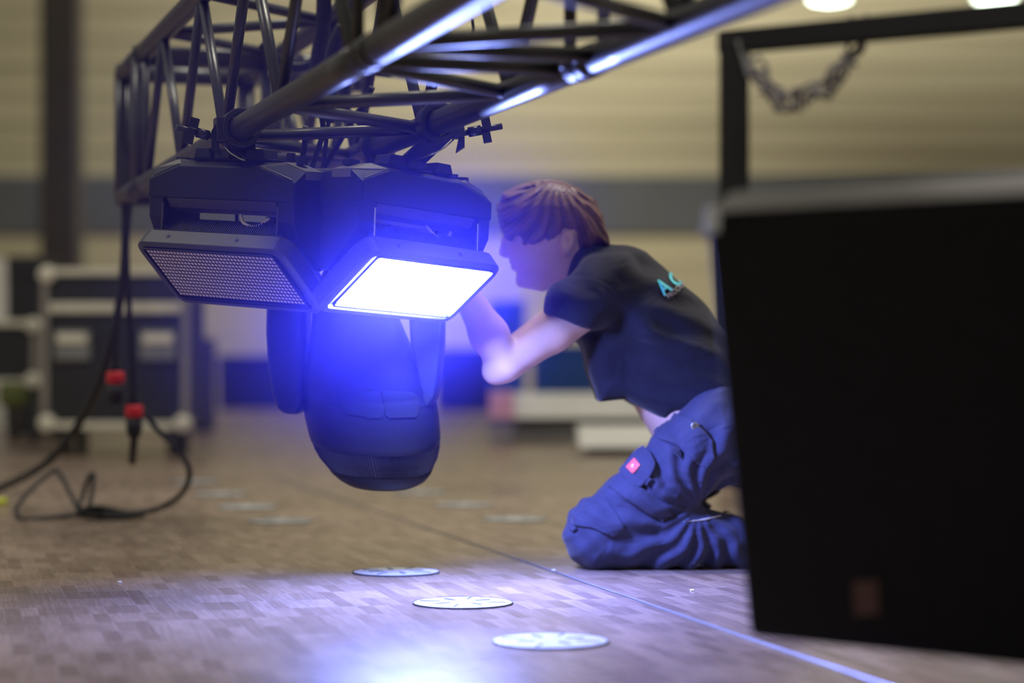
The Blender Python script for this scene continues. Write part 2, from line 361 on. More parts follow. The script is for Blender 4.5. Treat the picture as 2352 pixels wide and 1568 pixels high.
# ------------------------------------------------------------ strobe panel fixtures
def strobe(name, Cc, l, s, chord_s, chord_i, bolt, lit, label):
    l = Vector(l); R = axes(l); Cc = Vector(Cc)
    Mx = Matrix.Translation(Cc) @ R.to_4x4(); root = empty(name, mtx=Mx); tag(root, label, 'stage light', 'LED panel lights on the truss')
    sl = R.transposed() @ Vector(s); hy, hzz = sl.y, sl.z; n = math.hypot(hy, hzz); hy /= n; hzz /= n
    H = Matrix(((1, 0, 0, 0), (0, hy, -hzz, 0), (0, hzz, hy, 0), (0, 0, 0, 1)))    # (a, b, c) -> local; c points in behind the panel
    def B(mb, nm, m, **k): return mb.build(nm, m, root, world=False, **k)
    # base: front facets
    def ringf(y, pts): return [Vector((x, y, z)) for x, z in pts]
    front = [(-.2, .150), (-.2, .187), (-.115, .2165), (.1, .2165), (.2, .187), (.2, .150)]
    mid = [(-.203, .147), (-.203, .213), (-.145, .230), (.145, .230), (.203, .213), (.203, .147)]
    back = [(-.2, .15), (-.2, .21), (-.14, .228), (.14, .228), (.2, .21), (.2, .15)]
    base = B(MB().loft([ringf(-.036, front), ringf(-.005, mid), ringf(.06, mid), ringf(.078, back)]), 'base', M['shell'], bevel=.003)
    sub(base, 'corner_facet', MB().prism([(-.204, -.006, .197), (-.204, -.006, .214), (-.147, -.006, .231), (-.12, -.030, .221), (-.19, -.033, .195)], (0, .05, .002)), M['corner'], world=False)
    sub(base, 'corner_facet', MB().prism([(.204, -.006, .197), (.204, -.006, .214), (.147, -.006, .231), (.105, -.030, .221), (.19, -.033, .195)], (0, .05, .002)), M['corner'], world=False)
    sub(base, 'underside', MB().loft([ringf(y, [(-.15, .151), (.15, .151), (.15, .151-dz), (-.15, .151-dz)]) for y, dz in ((-.03, .004), (-.02, .02), (.0, .028), (.05, .028), (.07, .01))]), M['shell2'], world=False)
    sub(base, 'screw', MB().tube([(.17, .02, .228), (.17, .02, .240)], .012, 14), M['dark'], world=False)
    # yoke arms
    for sg in (-1, 1):
        x0, x1 = sg*.200, sg*.158
        prof = [(-.034, .152), (-.032, .11), (-.018, .086), (.0, .064), (.03, .045), (.062, .016), (.079, .022), (.08, .152)]
        arm = B(MB().loft([[Vector((x, y*(1 if abs(x) < .19 else .94), z)) for y, z in prof] for x in (x0, x0-.004*sg, x1)]), 'yoke_arm', M['shell'], bevel=.003)
        sub(arm, 'trim_edge', MB().box((x1+.001*sg, -.031, .105), (.004, .004, .07)), M['metal'] if lit else M['shell2'], world=False)
    # tilting head
    hd = MB(); W2, b0, b1 = .205, -.084, .100
    def rr(w0, w1, y0, y1, c, r, n=6):
        out = []
        for cx, cy, a0 in ((w1-r, y1-r, 0), (w0+r, y1-r, 90), (w0+r, y0+r, 180), (w1-r, y0+r, 270)):
            for i in range(n+1):
                a = math.radians(a0+90*i/n); out.append(Vector((cx+r*math.cos(a), cy+r*math.sin(a), c)))
        return out
    rings = [rr(-W2+.022, W2-.022, b0+.012, b1-.012, .006, .012), rr(-W2+.020, W2-.020, b0+.010, b1-.010, -.004, .014),
             rr(-W2+.008, W2-.008, b0+.003, b1-.003, -.006, .026), rr(-W2, W2, b0-.004, b1+.004, 0, .03), rr(-W2+.002, W2-.002, b0-.003, b1+.003, .034, .03),
             rr(-W2+.012, W2-.012, b0+.004, b1-.006, .044, .028)]
    bez = B(hd.loft(rings), 'bezel', M['shell2'], xf=H, bevel=.0012)
    for x in (-.115, .075):
        sub(bez, 'screw_hole', MB().tube([(x, b0-.0045, .018), (x, b0+.002, .018)], .0045, 12), M['dark'], world=False, xf=H)
    body = MB(); body.loft([rr(-.15, .15, -.06, .075, .04, .02), rr(-.15, .15, -.06, .075, .075, .02), rr(-.13, .13, -.035, .05, .092, .02)])
    hb = B(body, 'head_housing', M['shell'], xf=H, bevel=.002)
    fb = MB()
    for i in range(58):
        x = -.155+.31*i/57; fb.box((x, -.066, .062), (.0022, .02, .034))
    sub(hb, 'cooling_fins', fb, M['dark'], world=False, xf=H)
    for sg in (-1, 1): sub(hb, 'pivot', MB().tube([(sg*.15, .01, .06), (sg*.162, .01, .06)], .022, 20), M['blackmetal'], world=False, xf=H)
    # LED face
    if not lit:
        ld = B(MB().box((0, 0, -.0055), (.352, .144, .003)), 'led_board', M['dark'], xf=H)
        g = MB()
        for r in range(14):
            for c in range(37):
                g.box((-.17+.34*c/36, -.066+.132*r/13, -.0073), (.0056, .0060, .0008))
        sub(ld, 'led_array', g, M['led'], world=False, xf=H)
    else:
        B(MB().loft([rr(-.174, .174, -.069, .069, -.0045, .006), rr(-.174, .174, -.069, .069, -.0075, .006)]), 'lit_panel', M['lit'], xf=H)
    B(MB().loft([rr(-.181, .181, -.077, .077, -.0045, .008), rr(-.181, .181, -.077, .077, -.0095, .008), rr(-.178, .178, -.074, .074, -.0095, .007), rr(-.178, .178, -.074, .074, -.0045, .007)], cap=False), 'inner_frame', M['shell'], xf=H)
    # mounting: omega plate, feet, clamp round the chord
    br = MB().box((.0, .02, .2335), (.24, .05, .005))
    for x, wd in ((-.075, .05), (-.02, .045), (.07, .06)):
        br.loft([[Vector((x-wd/2, y, .234)), Vector((x+wd/2, y, .234)), Vector((x+wd*.36, y, .256)), Vector((x-wd*.36, y, .256))] for y in (-.012, .03)])
    B(br, 'mounting_bracket', M['shell'], bevel=.002)
    q = TP(chord_s, chord_i, 0); top = Mx @ Vector((0, .02, .25))
    cl = MB(); cl.ring(q, TU, .0262, .040, .045, 28)
    cl.box(q+TV*bolt*.040+Vector((0, 0, -.004)), (.022, .040, .05), Matrix((TV, TU, Vector((0, 0, 1)))).transposed())
    RR = Matrix((TV, TU, Vector((0, 0, 1)))).transposed()
    foot = q+Vector((0, 0, -.05)); cl.loft([[foot+RR @ Vector((a*.028, b*.02, .02)) for a, b in ((-1, -1), (1, -1), (1, 1), (-1, 1))], [top+RR @ Vector((a*.03, b*.02, .0)) for a, b in ((-1, -1), (1, -1), (1, 1), (-1, 1))], [top+RR @ Vector((a*.03, b*.02, -.014)) for a, b in ((-1, -1), (1, -1), (1, 1), (-1, 1))]])
    clo = cl.build('clamp', M['blackmetal'], root, bevel=.003)
    bd = (TV*bolt+Vector((0, 0, .20))+TU*-.15).normalized(); b0_ = q+TV*bolt*.035+Vector((0, 0, -.022))
    sub(clo, 'clamp_bolt', MB().tube([b0_, b0_+bd*.03], .006, 12).tube([b0_+bd*.03, b0_+bd*.055], .010, 16).tube([b0_+bd*.05, b0_+bd*.098], .0062, 12), M['blackmetal'], smooth=True)
    u_ = bd.cross(Vector((0, 1, 0))).normalized(); Rb = Matrix((bd, Vector((0, 1, 0)), u_)).transposed()
    sub(clo, 'wing_nut', MB().box(b0_+bd*.068+u_*.013, (.018, .014, .026), Rb).box(b0_+bd*.064-u_*.017, (.017, .014, .020), Rb), M['blackmetal'])
    sub(clo, 'hook_plate', MB().prism([b0_+bd*.008+Vector((0, -.012, .035)), b0_+bd*.022+Vector((0, -.012, .01)), b0_+bd*.022+Vector((0, -.012, -.028)), b0_+bd*.004+Vector((0, -.012, -.036)), b0_+bd*.012+Vector((0, -.012, -.0))], (0, .024, 0)), M['blackmetal'])
    p1 = b0_+Vector((0, -.01, -.01)); sub(clo, 'safety_wire', MB().tube(spline([p1, p1+TV*-bolt*.02+Vector((0, -.02, -.02)), p1+TV*-bolt*.05+Vector((0, -.02, -.035)), top+Vector((0, -.02, .0))], 8), .0016, 6), M['metal'], smooth=True)
    # connectors and little plugs on the base top
    for mbc in (MB().tube([(.13, .03, .23), (.13, .03, .252)], .009, 12), MB().tube([(.155, .03, .23), (.155, .03, .246)], .007, 12), MB().box((-.165, .03, .232), (.03, .02, .012))):
        B(mbc, 'connector', M['dark'], bevel=.001)
    # power cable across the gap behind the head
    B(MB().tube(spline([(-.02, .04, .14), (-.03, .06, .10), (.0, .07, .075), (.05, .06, .085), (.1, .05, .10), (.12, .04, .13)], 8), .004, 8), 'inner_cable', M['rubber'], smooth=True)
    B(MB().tube(spline([(.03, .0, .125), (.05, -.01, .105), (.085, -.01, .10), (.11, .0, .118)], 8), .0035, 8), 'wire_sleeve', M['led'], smooth=True)
    return root
strobe('strobe_light', (-.58313529, 4.26696774, EYE+.18534652), (.81375557, -.57611605, -.07676048), (.40466702, .65641628, -.63668066), 1.075, 0, -1, False,
       'unlit LED panel light with grid of pale squares, clamped to the truss')
strobe('strobe_light', (-.19937295, 4.24037601, EYE+.16172771), (.62163074, .78195923, -.045989), (-.6360649, .46964138, -.61225683), .86, 1, 1, True,
       'glowing blue-white LED panel light facing down, clamped to the truss')
# ------------------------------------------------------------ moving head
MD = 4.56; mx = P(820, 838, MD)
root = empty('moving_head_light', (mx.x, MD, .80)); tag(root, 'black moving head light hanging head down behind the LED panels', 'stage light')
Kp = MD/F_PX
MB().loft([[Vector((mx.x+a*.15*k2, MD+b*.11*k2, z)) for a, b in ((-1, -.8), (-.85, -1), (.85, -1), (1, -.8), (1, .8), (.85, 1), (-.85, 1), (-1, .8))] for z, k2 in ((.79, .92), (.805, 1), (.865, 1), (.88, .9))]).build('base', M['shell'], root, bevel=.004)
MB().box((mx.x, MD, .772), (.385, .15, .05)).build('yoke_bridge', M['shell'], root, bevel=.02, seg=4)
cl = MB().ring(TP((MD-3.287)/.9515, 1, 0), TU, .0262, .039, .04, 24); q = TP((MD-3.287)/.9515, 1, 0)
cl.box(q+Vector((-.02, 0, -.044)), (.08, .04, .018)); cl.build('clamp', M['blackmetal'], root)
def arm_outline(xs): return [P(x, y, MD) for x, y in xs]
for xs in ([(620, 640), (617, 760), (622, 850), (632, 905), (645, 938), (660, 950), (692, 951), (706, 920), (712, 800), (712, 640)],
           [(936, 640), (945, 800), (962, 900), (975, 940), (988, 936), (1004, 915), (1014, 870), (1022, 790), (1024, 640)]):
    pl = arm_outline(xs); c = sum(pl, Vector())/len(pl)
    rs = []
    for dy, sc_ in ((-.075, .82), (-.06, .96), (-.02, 1), (.03, 1), (.065, .95), (.075, .82)):
        rs.append([Vector((c.x+(p.x-c.x)*sc_, MD+dy, c.z+(p.z-c.z)*(1-(1-sc_)*.25))) for p in pl])
    MB().loft(rs).build('yoke_arm', M['shell'], root, bevel=.008, seg=3)
# head: superelliptic sections along a leaning axis
tb = P(862, 1092, MD-.0); tilt = math.radians(17); roll = math.radians(-2.5)
ax = Vector((-math.sin(roll), -math.sin(tilt)*math.cos(roll), math.cos(tilt)*math.cos(roll))).normalized()
tb = tb+Vector((0, .045, 0)); ux = Vector((1, 0, 0)); ux = (ux-ax*ux.dot(ax)).normalized(); uy = ax.cross(ux)
def hring(t, rx, ry, e=2.5, n=64, dx=0):
    out = []
    for i in range(n):
        a = 2*math.pi*i/n; ca, sa = math.cos(a), math.sin(a)
        out.append(tb+ax*t+ux*(dx-.185*max(0, t)+.012+rx*math.copysign(abs(ca)**(2/e), ca))+uy*(ry*math.copysign(abs(sa)**(2/e), sa)))
    return out
prof = [(.088, .142, .128), (.10, .1435, .13), (.135, .1455, .130), (.17, .145, .127), (.20, .140, .12), (.205, .1375, .117), (.213, .139, .117), (.25, .127, .108), (.30, .108, .098), (.35, .094, .092), (.40, .086, .086), (.43, .07, .07)]
hd = MB().loft([hring(t, a, b) for t, a, b in prof]).build('head_housing', M['shell'], root, smooth=True)
rb = []
for t, a, b in ((.028, .112, .10), (.03, .118, .106), (.05, .130, .118), (.07, .137, .124), (.088, .140, .126), (.090, .138, .12)):
    r = hring(t, a, b, 2.4, 440); r = [p+((p-(tb+ax*t)).normalized()*(.0009 if i % 2 else -.0009)) for i, p in enumerate(r)]; rb.append(r)
MB().loft(rb).build('ribbed_collar', M['dark'], root)
MB().loft([hring(t, a, b, 2.2) for t, a, b in ((-.012, .05, .045), (-.010, .085, .077), (.0, .100, .090), (.014, .112, .101), (.028, .119, .107), (.031, .117, .105))]).build('front_ring', M['shell'], root, smooth=True)
MB().loft([hring(t, a, b, 2) for t, a, b in ((-.016, .03, .028), (-.0125, .07, .064), (-.011, .072, .066))]).build('lens', M['dark'], root, smooth=True)
bv = BVHTree.FromPolygons([MW[root.name] @ v.co for v in hd.data.vertices], [list(p.vertices) for p in hd.data.polygons])
def densify(poly2, step):
    """2D pixel polygon -> triangulated fine mesh in pixels"""
    b = bmesh.new(); vs = [b.verts.new((x, y, 0)) for x, y in poly2]; b.faces.new(vs); bmesh.ops.triangulate(b, faces=b.faces[:])
    for _ in range(5):
        es = [e for e in b.edges if e.calc_length() > step]
        if not es: break
        bmesh.ops.subdivide_edges(b, edges=es, cuts=1); bmesh.ops.triangulate(b, faces=[f for f in b.faces if len(f.verts) > 3])
    b.verts.index_update(); v = [(q.co.x, q.co.y) for q in b.verts]; f = [[q.index for q in fc.verts] for fc in b.faces]; b.free(); return v, f
def on_surface(tree, v2, off, d0=2.0):
    out = []; o0 = Vector((0, 0, EYE)); last = None
    for x, y in v2:
        dr = (P(x, y, 5)-o0).normalized(); loc, nrm, idx, dist = tree.ray_cast(o0+dr*d0, dr)
        if loc is None:
            for r in range(1, 60):
                for dx, dy in ((r*2, r*2), (-r*2, r*2), (0, r*2), (r*2, 0), (0, -r*2), (-r*2, 0)):
                    d2 = (P(x+dx, y+dy, 5)-o0).normalized(); loc, nrm, idx, dist = tree.ray_cast(o0+d2*d0, d2)
                    if loc is not None: break
                if loc is not None: break
        if nrm.dot(dr) > 0: nrm = -nrm
        out.append(loc+nrm*off)
    return out
def decal(tree, poly2, off, thick, name, m, parent, step=10, part=None):
    v, f = densify(poly2, step); pts = on_surface(tree, v, off); mb = MB(); mb.add(pts, f)
    o = mb.build(name, m, parent) if part is None else sub(part, name, mb, m)
    # turn faces to the camera
    me = o.data; me.calc_loop_triangles()
    me.shade_smooth(); ms = o.modifiers.new('soften', 'SMOOTH'); ms.factor = .5; ms.iterations = 5
    md = o.modifiers.new('thick', 'SOLIDIFY'); md.thickness = thick; md.offset = 0
    return o
for pl in ([(768, 915), (772, 905), (800, 899), (868, 895), (874, 900), (881, 958), (876, 962), (840, 961), (800, 955), (775, 935)],
           [(876, 897), (880, 895), (945, 899), (958, 907), (964, 925), (961, 955), (955, 961), (890, 963), (885, 958)]):
    decal(bv, pl, .0006, .003, 'vent_panel', M['ventmat'], root, 7)
for x, y in ((761, 935), (973, 932)):
    decal(bv, [(x+6*math.cos(a), y+5*math.sin(a)) for a in [i*math.pi/5 for i in range(10)]], .0005, .003, 'screw', M['dark'], root, 12)
# ------------------------------------------------------------ haze added to stand in for lens glow round the lamp
hc = Vector((-.36, 3.86, .79)); me = bpy.data.meshes.new('lens_glow_volume'); b = bmesh.new(); bmesh.ops.create_icosphere(b, subdivisions=5, radius=1)
for v in b.verts: v.co = v.co*.64
b.to_mesh(me); b.free(); me.materials.append(hz); ho = bpy.data.objects.new('lens_glow_volume', me); C.objects.link(ho); ho.location = hc
tag(ho, 'thin blue-tinted haze added as lens glow around the glowing panel light', 'lens_glow_volume', kind='stuff')
# ------------------------------------------------------------ signed distance modelling for the person
def A3(p): return np.array([p.x, p.y, p.z], dtype=np.float32)
class Grid:
    def __init__(s, lo, hi, h):
        s.lo = np.array(lo, np.float32); s.h = h; s.n = [int((b-a)/h)+1 for a, b in zip(lo, hi)]
        s.X, s.Y, s.Z = np.meshgrid(*[s.lo[i]+np.arange(s.n[i], dtype=np.float32)*h for i in range(3)], indexing='ij')
        s.V = np.full(s.n, .2, np.float32)
def cone(g, a, b, r0, r1, ky=1.0, box=None):
    a, b = A3(a), A3(b); d = b-a; L = float(d @ d)+1e-9
    px, py, pz = g.X-a[0], g.Y-a[1], g.Z-a[2]
    t = np.clip((px*d[0]+py*d[1]+pz*d[2])/L, 0, 1)
    return np.sqrt((px-t*d[0])**2+((py-t*d[1])*ky)**2+(pz-t*d[2])**2)-(r0+(r1-r0)*t)
def ellip(g, c, rx, ry, rz, rot=0.0):
    c = A3(c); x, y, z = g.X-c[0], g.Y-c[1], g.Z-c[2]
    if rot: ca, sa = math.cos(rot), math.sin(rot); x, z = x*ca+z*sa, -x*sa+z*ca
    k = np.sqrt((x/rx)**2+(y/ry)**2+(z/rz)**2); return (k-1)*min(rx, ry, rz)
def smin(a, b, k):
    h = np.clip(.5+.5*(b-a)/k, 0, 1); return b*(1-h)+a*h-k*h*(1-h)
def smax(a, b, k): return -smin(-a, -b, k)
def poly2(g, pts):     # signed distance to a polygon in the x-z plane, pts = Vectors
    n = len(pts); x = g.X[:, 0, :]; z = g.Z[:, 0, :]; d = np.full(x.shape, 1e9, np.float32); ins = np.zeros(x.shape, bool)
    for i in range(n):
        ax_, az = pts[i].x, pts[i].z; bx, bz = pts[(i+1) % n].x, pts[(i+1) % n].z
        ex, ez = bx-ax_, bz-az; t = np.clip(((x-ax_)*ex+(z-az)*ez)/(ex*ex+ez*ez+1e-12), 0, 1)
        d = np.minimum(d, (x-ax_-t*ex)**2+(z-az-t*ez)**2)
        c = ((az > z) != (bz > z)) & (x < ex*(z-az)/(ez if abs(ez) > 1e-9 else 1e-9)+ax_); ins ^= c
    d = np.sqrt(d); d[ins] *= -1; return d[:, None, :]
def nets(g, name, m, parent, world_off=Vector()):
    V = g.V; s = V < 0; nx, ny, nz = V.shape
    acc = np.zeros((nx-1, ny-1, nz-1, 3), np.float32); cnt = np.zeros((nx-1, ny-1, nz-1), np.float32)
    for axis in range(3):
        o1, o2 = [a for a in range(3) if a != axis]
        sl0 = [slice(None)]*3; sl1 = [slice(None)]*3; sl0[axis] = slice(0, -1); sl1[axis] = slice(1, None)
        v0 = V[tuple(sl0)]; v1 = V[tuple(sl1)]; cr = (v0 < 0) != (v1 < 0); t = np.where(cr, v0/(v0-v1+1e-20), 0)
        for i in (0, 1):
            for j in (0, 1):
                q = [slice(None)]*3; q[o1] = slice(i, (nx, ny, nz)[o1]-1+i); q[o2] = slice(j, (nx, ny, nz)[o2]-1+j)
                c = cr[tuple(q)]; tt = t[tuple(q)]; cnt += c
                acc[..., axis] += np.where(c, tt, 0); acc[..., o1] += c*i; acc[..., o2] += c*j
    act = cnt > 0; idx = -np.ones(act.shape, np.int64); idx[act] = np.arange(act.sum())
    ii = np.argwhere(act); vv = acc[act]/cnt[act][:, None]; verts = g.lo+(ii+vv)*g.h
    faces = []
    for axis in range(3):
        o1, o2 = [(1, 2), (2, 0), (0, 1)][axis]
        sl0 = [slice(1, -1)]*3; sl1 = [slice(1, -1)]*3; sl0[axis] = slice(0, -1); sl1[axis] = slice(1, None)
        a = s[tuple(sl0)]; b_ = s[tuple(sl1)]
        for flip, msk in ((False, a & ~b_), (True, ~a & b_)):
            e = np.argwhere(msk); off = np.ones(3, int); off[axis] = 0; e = e+off
            def cid(d1, d2):
                q = e.copy(); q[:, o1] -= d1; q[:, o2] -= d2; return idx[q[:, 0], q[:, 1], q[:, 2]]
            f = np.stack([cid(1, 1), cid(0, 1), cid(0, 0), cid(1, 0)], 1)
            if flip: f = f[:, ::-1]
            faces.append(f)
    faces = np.concatenate(faces); faces = faces[(faces >= 0).all(1)]
    # light smoothing
    me = bpy.data.meshes.new(name); inv = MW[parent.name].inverted().translation if parent else Vector()
    vloc = verts+np.array(inv)
    me.vertices.add(len(vloc)); me.vertices.foreach_set('co', vloc.astype(np.float32).ravel())
    me.loops.add(faces.size); me.loops.foreach_set('vertex_index', faces.ravel().astype(np.int32))
    me.polygons.add(len(faces)); me.polygons.foreach_set('loop_start', np.arange(0, faces.size, 4, dtype=np.int32))
    me.update(calc_edges=True); me.validate(); me.shade_smooth(); me.materials.append(m)
    o = bpy.data.objects.new(name, me); C.objects.link(o)
    if parent: o.parent = parent; MW[o.name] = MW[parent.name]
    return o, verts, faces
# ------------------------------------------------------------ the kneeling person
YC, YL, YR = 4.87, 4.73, 4.99
person = empty('person', (P(1376, 1300, 4.72).x, 4.72, 0))
tag(person, 'kneeling person in dark t-shirt and blue work trousers leaning towards the lights, arm bent', 'person')
HD = 4.85
# trousers
g = Grid((P(1280, 0, 4.7).x, 4.58, -.004), (P(1860, 0, 4.9).x, 5.16, .50), .0048)
def leg(y, dx, hipx):
    hip = P(1648+hipx, 1000, y); kn = P(1380+dx, 1228, y)
    v = cone(g, hip, kn, .098, .076, 1.0)
    v = smin(v, cone(g, P(1380+dx, 1232, y), P(1560+dx, 1234, y+.01), .076, .076), .03)
    v = smin(v, cone(g, P(1560+dx, 1234, y+.01), P(1800+dx, 1262, y+.03), .074, .05), .03)
    v = smin(v, ellip(g, P(1362+dx, 1222, y), .058, .066, .075), .02); return v
v = leg(YL, 0, 0); v = np.minimum(v, leg(YR, 26, 10))
v = smin(v, ellip(g, P(1735, 1000, YC), .13, .19, .125), .04); v = smin(v, cone(g, P(1648, 945, YC), P(1700, 990, YC), .115, .125, .62), .04)
v = smax(v, -(g.Z-.001), .004)
# cut the waist
c0 = P(1580, 905, YC); nrm = Vector((-.62, 0, .78)); v = smax(v, (g.X-c0.x)*nrm.x+(g.Z-c0.z)*nrm.z, .008)
# folds: crumple behind the knee and over the thigh
k0 = P(1600, 1165, YL); dx_ = g.X-k0.x; dz_ = g.Z-k0.z; rr_ = np.sqrt(dx_**2+dz_**2); th = np.arctan2(dz_, dx_)
fold = np.sin(th*15+rr_*30+np.sin(rr_*55)*.9)*np.exp(-((rr_-.13)/.10)**2)
fold2 = np.sin((g.X*.8+g.Z*1.2)*85+np.sin(g.X*38)*1.6+g.Y*14)*np.exp(-((g.X-P(1340, 0, 4.7).x)/.10)**2)*.6
fold3 = np.sin((g.X*.75-g.Z*.66)*120+np.sin(g.Z*30+1)*1.5)*.32
v = v+.0062*fold+.004*fold2+.004*fold3
g.V = v.astype(np.float32); trs, tv, tf = nets(g, 'work_trousers', M['trouser'], person)
TB = BVHTree.FromPolygons([tuple(q) for q in tv], tf.tolist())
# shirt
g = Grid((P(1225, 0, 4.7).x, 4.56, EYE-.16), (P(1800, 0, 4.9).x, 5.17, EYE+.31), .0048)
S = [(1362, 634, .078, .105), (1412, 672, .108, .195), (1470, 735, .122, .190), (1540, 802, .120, .175), (1605, 868, .112, .160), (1665, 930, .118, .165)]
v = None
for (x0, y0, t0, w0), (x1, y1, t1, w1) in zip(S[:-1], S[1:]):
    c = cone(g, P(x0, y0, YC), P(x1, y1, YC), t0, t1, (t0+t1)/(w0+w1)); v = c if v is None else smin(v, c, .035)
flank = smax(poly2(g, [P(x, y, YC) for x, y in [(1322, 760), (1342, 830), (1372, 921), (1432, 915), (1478, 942), (1522, 968), (1580, 935), (1650, 850), (1600, 770), (1450, 740)]]), np.abs(g.Y-YC)-.15, .05)
v = smin(v, flank, .03)
slv = cone(g, P(1398, 655, 4.72), P(1318, 712, 4.665), .076, .071)
cut = P(1240, 722, 4.66); pcut = (g.X-cut.x)*-.275+(g.Z-cut.z)*-.961; slv = smax(slv, pcut, .004); v = smin(v, slv, .022)
slv2 = cone(g, P(1400, 655, 5.01), P(1332, 712, 4.98), .07, .062); v = smin(v, slv2, .03)
f1 = np.sin((g.Z*1.0+(g.X-.3)**2*2.2)*95+g.Y*9+np.sin(g.X*22)*1.3)*np.exp(-((g.X-P(1560, 0, YC).x)/.13)**2)
sx, sz = P(1395, 690, 4.7).x, P(1395, 690, 4.7).z; rr_ = np.sqrt((g.X-sx)**2+(g.Z-sz)**2); th = np.arctan2(g.Z-sz, g.X-sx)
f2 = np.sin(th*7+rr_*25)*np.exp(-((rr_-.12)/.07)**2)
v = v+.0038*f1+.0035*f2
g.V = v.astype(np.float32); shirt, sv, sf = nets(g, 't_shirt', M['shirt'], person)
SB = BVHTree.FromPolygons([tuple(q) for q in sv], sf.tolist())
# body: head, neck, torso, arms, hands in one surface
g = Grid((P(975, 0, 4.6).x, 4.52, .03), (P(1760, 0, 4.85).x, 5.12, EYE+.42), .0042)
prof = [(1163, 478), (1158, 500), (1156, 514), (1158, 521), (1164, 530), (1165, 545), (1163, 575), (1170, 590), (1170, 597), (1173, 603), (1178, 607), (1174, 613), (1176, 619), (1185, 628), (1181, 640), (1181, 654), (1190, 664), (1215, 668), (1250, 674), (1285, 650), (1308, 610), (1340, 590), (1365, 560), (1378, 510), (1350, 462), (1300, 436), (1240, 430), (1190, 445)]
pr = poly2(g, [P(x, y, HD) for x, y in prof])
zc = P(0, 540, HD).z; wdt = .073-.30*np.clip(zc-g.Z, 0, .12)-.10*np.clip(P(1230, 0, HD).x-g.X, 0, .1)
v = smax(pr, np.abs(g.Y-HD)-wdt, .062)
nose = cone(g, P(1163, 536, HD), P(1156, 580, HD), .0075, .0105); v = smin(v, nose, .012)
for sg in (-1, 1):
    yy = HD+sg*.013; v = smin(v, ellip(g, P(1164, 584, yy), .012, .007, .009), .006)              # nostril wings
    v = smax(v, -ellip(g, P(1166, 536, HD+sg*.036), .011, .019, .012), .012)                       # eye sockets
    v = smin(v, ellip(g, P(1179, 537, HD+sg*.031), .0125, .0125, .010), .006)                      # lids
    v = smin(v, cone(g, P(1160, 517, HD+sg*.015), P(1168, 515, HD+sg*.045), .007, .006), .012)     # brow
    v = smin(v, ellip(g, P(1205, 588, HD+sg*.043), .026, .014, .022), .02)                         # cheek
    ear = smax(ellip(g, P(1302, 556, HD+sg*.074), .0175, .014, .029, -.2), -ellip(g, P(1299, 551, HD+sg*.090), .0095, .012, .017, -.2), .003); v = smin(v, ear, .005)
v = smax(v, -cone(g, P(1168, 608, HD), P(1194, 603, HD-.026), .0022, .0015), .004); v = smax(v, -cone(g, P(1168, 608, HD), P(1194, 603, HD+.026), .0022, .0015), .004)
v = smin(v, ellip(g, P(1180, 602, HD), .010, .022, .0055), .005); v = smin(v, ellip(g, P(1183, 614, HD), .010, .02, .006), .005)
v = smin(v, cone(g, P(1306, 610, HD), P(1352, 655, YC), .056, .066), .03)
for (x0, y0, t0, w0), (x1, y1, t1, w1) in zip(S[:-1], S[1:]):
    v = smin(v, cone(g, P(x0, y0, YC), P(x1, y1, YC), t0-.03, t1-.03, (t0+t1)/(w0+w1)), .03)
v = smin(v, cone(g, P(1510, 860, YC), P(1570, 945, YC), .085, .092, .62), .03)
# left arm (near): shoulder - elbow - wrist
sh, el, wr = P(1402, 664, 4.72), P(1162, 838, 4.64), P(1052, 640, 4.60)
md_ = sh.lerp(el, .55)
arm = cone(g, sh, md_, .052, .0455); arm = smin(arm, cone(g, md_, el, .0455, .036), .02)
fm = el.lerp(wr, .35); arm2 = cone(g, el, fm, .036, .041); arm2 = smin(arm2, cone(g, fm, wr, .041, .026), .02)
arm = smin(arm, arm2, .012); arm = smin(arm, ellip(g, P(1134, 853, 4.645), .026, .024, .028), .022)
v = smin(v, arm, .03) if False else np.minimum(v, arm)
def hand(g, w_, dr, up, side, curl):
    """palm and five fingers; dr = along the hand, side = thumb side, up = back of hand"""
    dr = dr.normalized(); side = (side-dr*side.dot(dr)).normalized(); up = dr.cross(side).normalized()*(1 if dr.cross(side).dot(up) > 0 else -1)
    h = cone(g, w_, w_+dr*.035, .023, .024); h = smin(h, cone(g, w_+dr*.03+side*.018, w_+dr*.082+side*.026, .015, .0125), .012)
    h = smin(h, cone(g, w_+dr*.03-side*.018, w_+dr*.074-side*.03, .014, .0115), .012); h = smin(h, cone(g, w_+dr*.03, w_+dr*.082, .016, .013), .012)
    for k2, (o_, L1) in enumerate(((.027, .042), (.009, .047), (-.010, .043), (-.028, .034))):
        a0 = w_+dr*(.085-.004*abs(k2-1))+side*o_; c1 = .55+.12*k2; p = a0; d_ = dr*math.cos(curl*c1)-up*math.sin(curl*c1); ang = curl*c1
        for q2, (ll, r0, r1) in enumerate(((L1, .0098, .009), (L1*.62, .009, .0083), (L1*.5, .0083, .007))):
            d_ = dr*math.cos(ang)-up*math.sin(ang)+side*.02*(1.5-k2); e = p+d_*ll; h = smin(h, cone(g, p, e, r0, r1), .004); p = e; ang += curl*(.6+.1*k2)
    t0 = w_+dr*.02+side*.022; t1 = t0+dr*.032+side*.026-up*.008; t2 = t1+dr*.03+side*.006-up*.012; t3 = t2+dr*.022-side*.006-up*.008
    h = smin(h, cone(g, t0, t1, .014, .0115), .008); h = smin(h, cone(g, t1, t2, .0112, .010), .004); h = smin(h, cone(g, t2, t3, .010, .008), .004); return h
hl = hand(g, wr, Vector((-.35, .02, .93)), Vector((0, 1, .1)), Vector((-.8, -.2, 0)), .55); arm = smin(arm, hl, .012); v = np.minimum(v, arm)
sh, el, wr2 = P(1392, 655, 5.0), P(1160, 826, 4.94), P(1044, 640, 4.84)
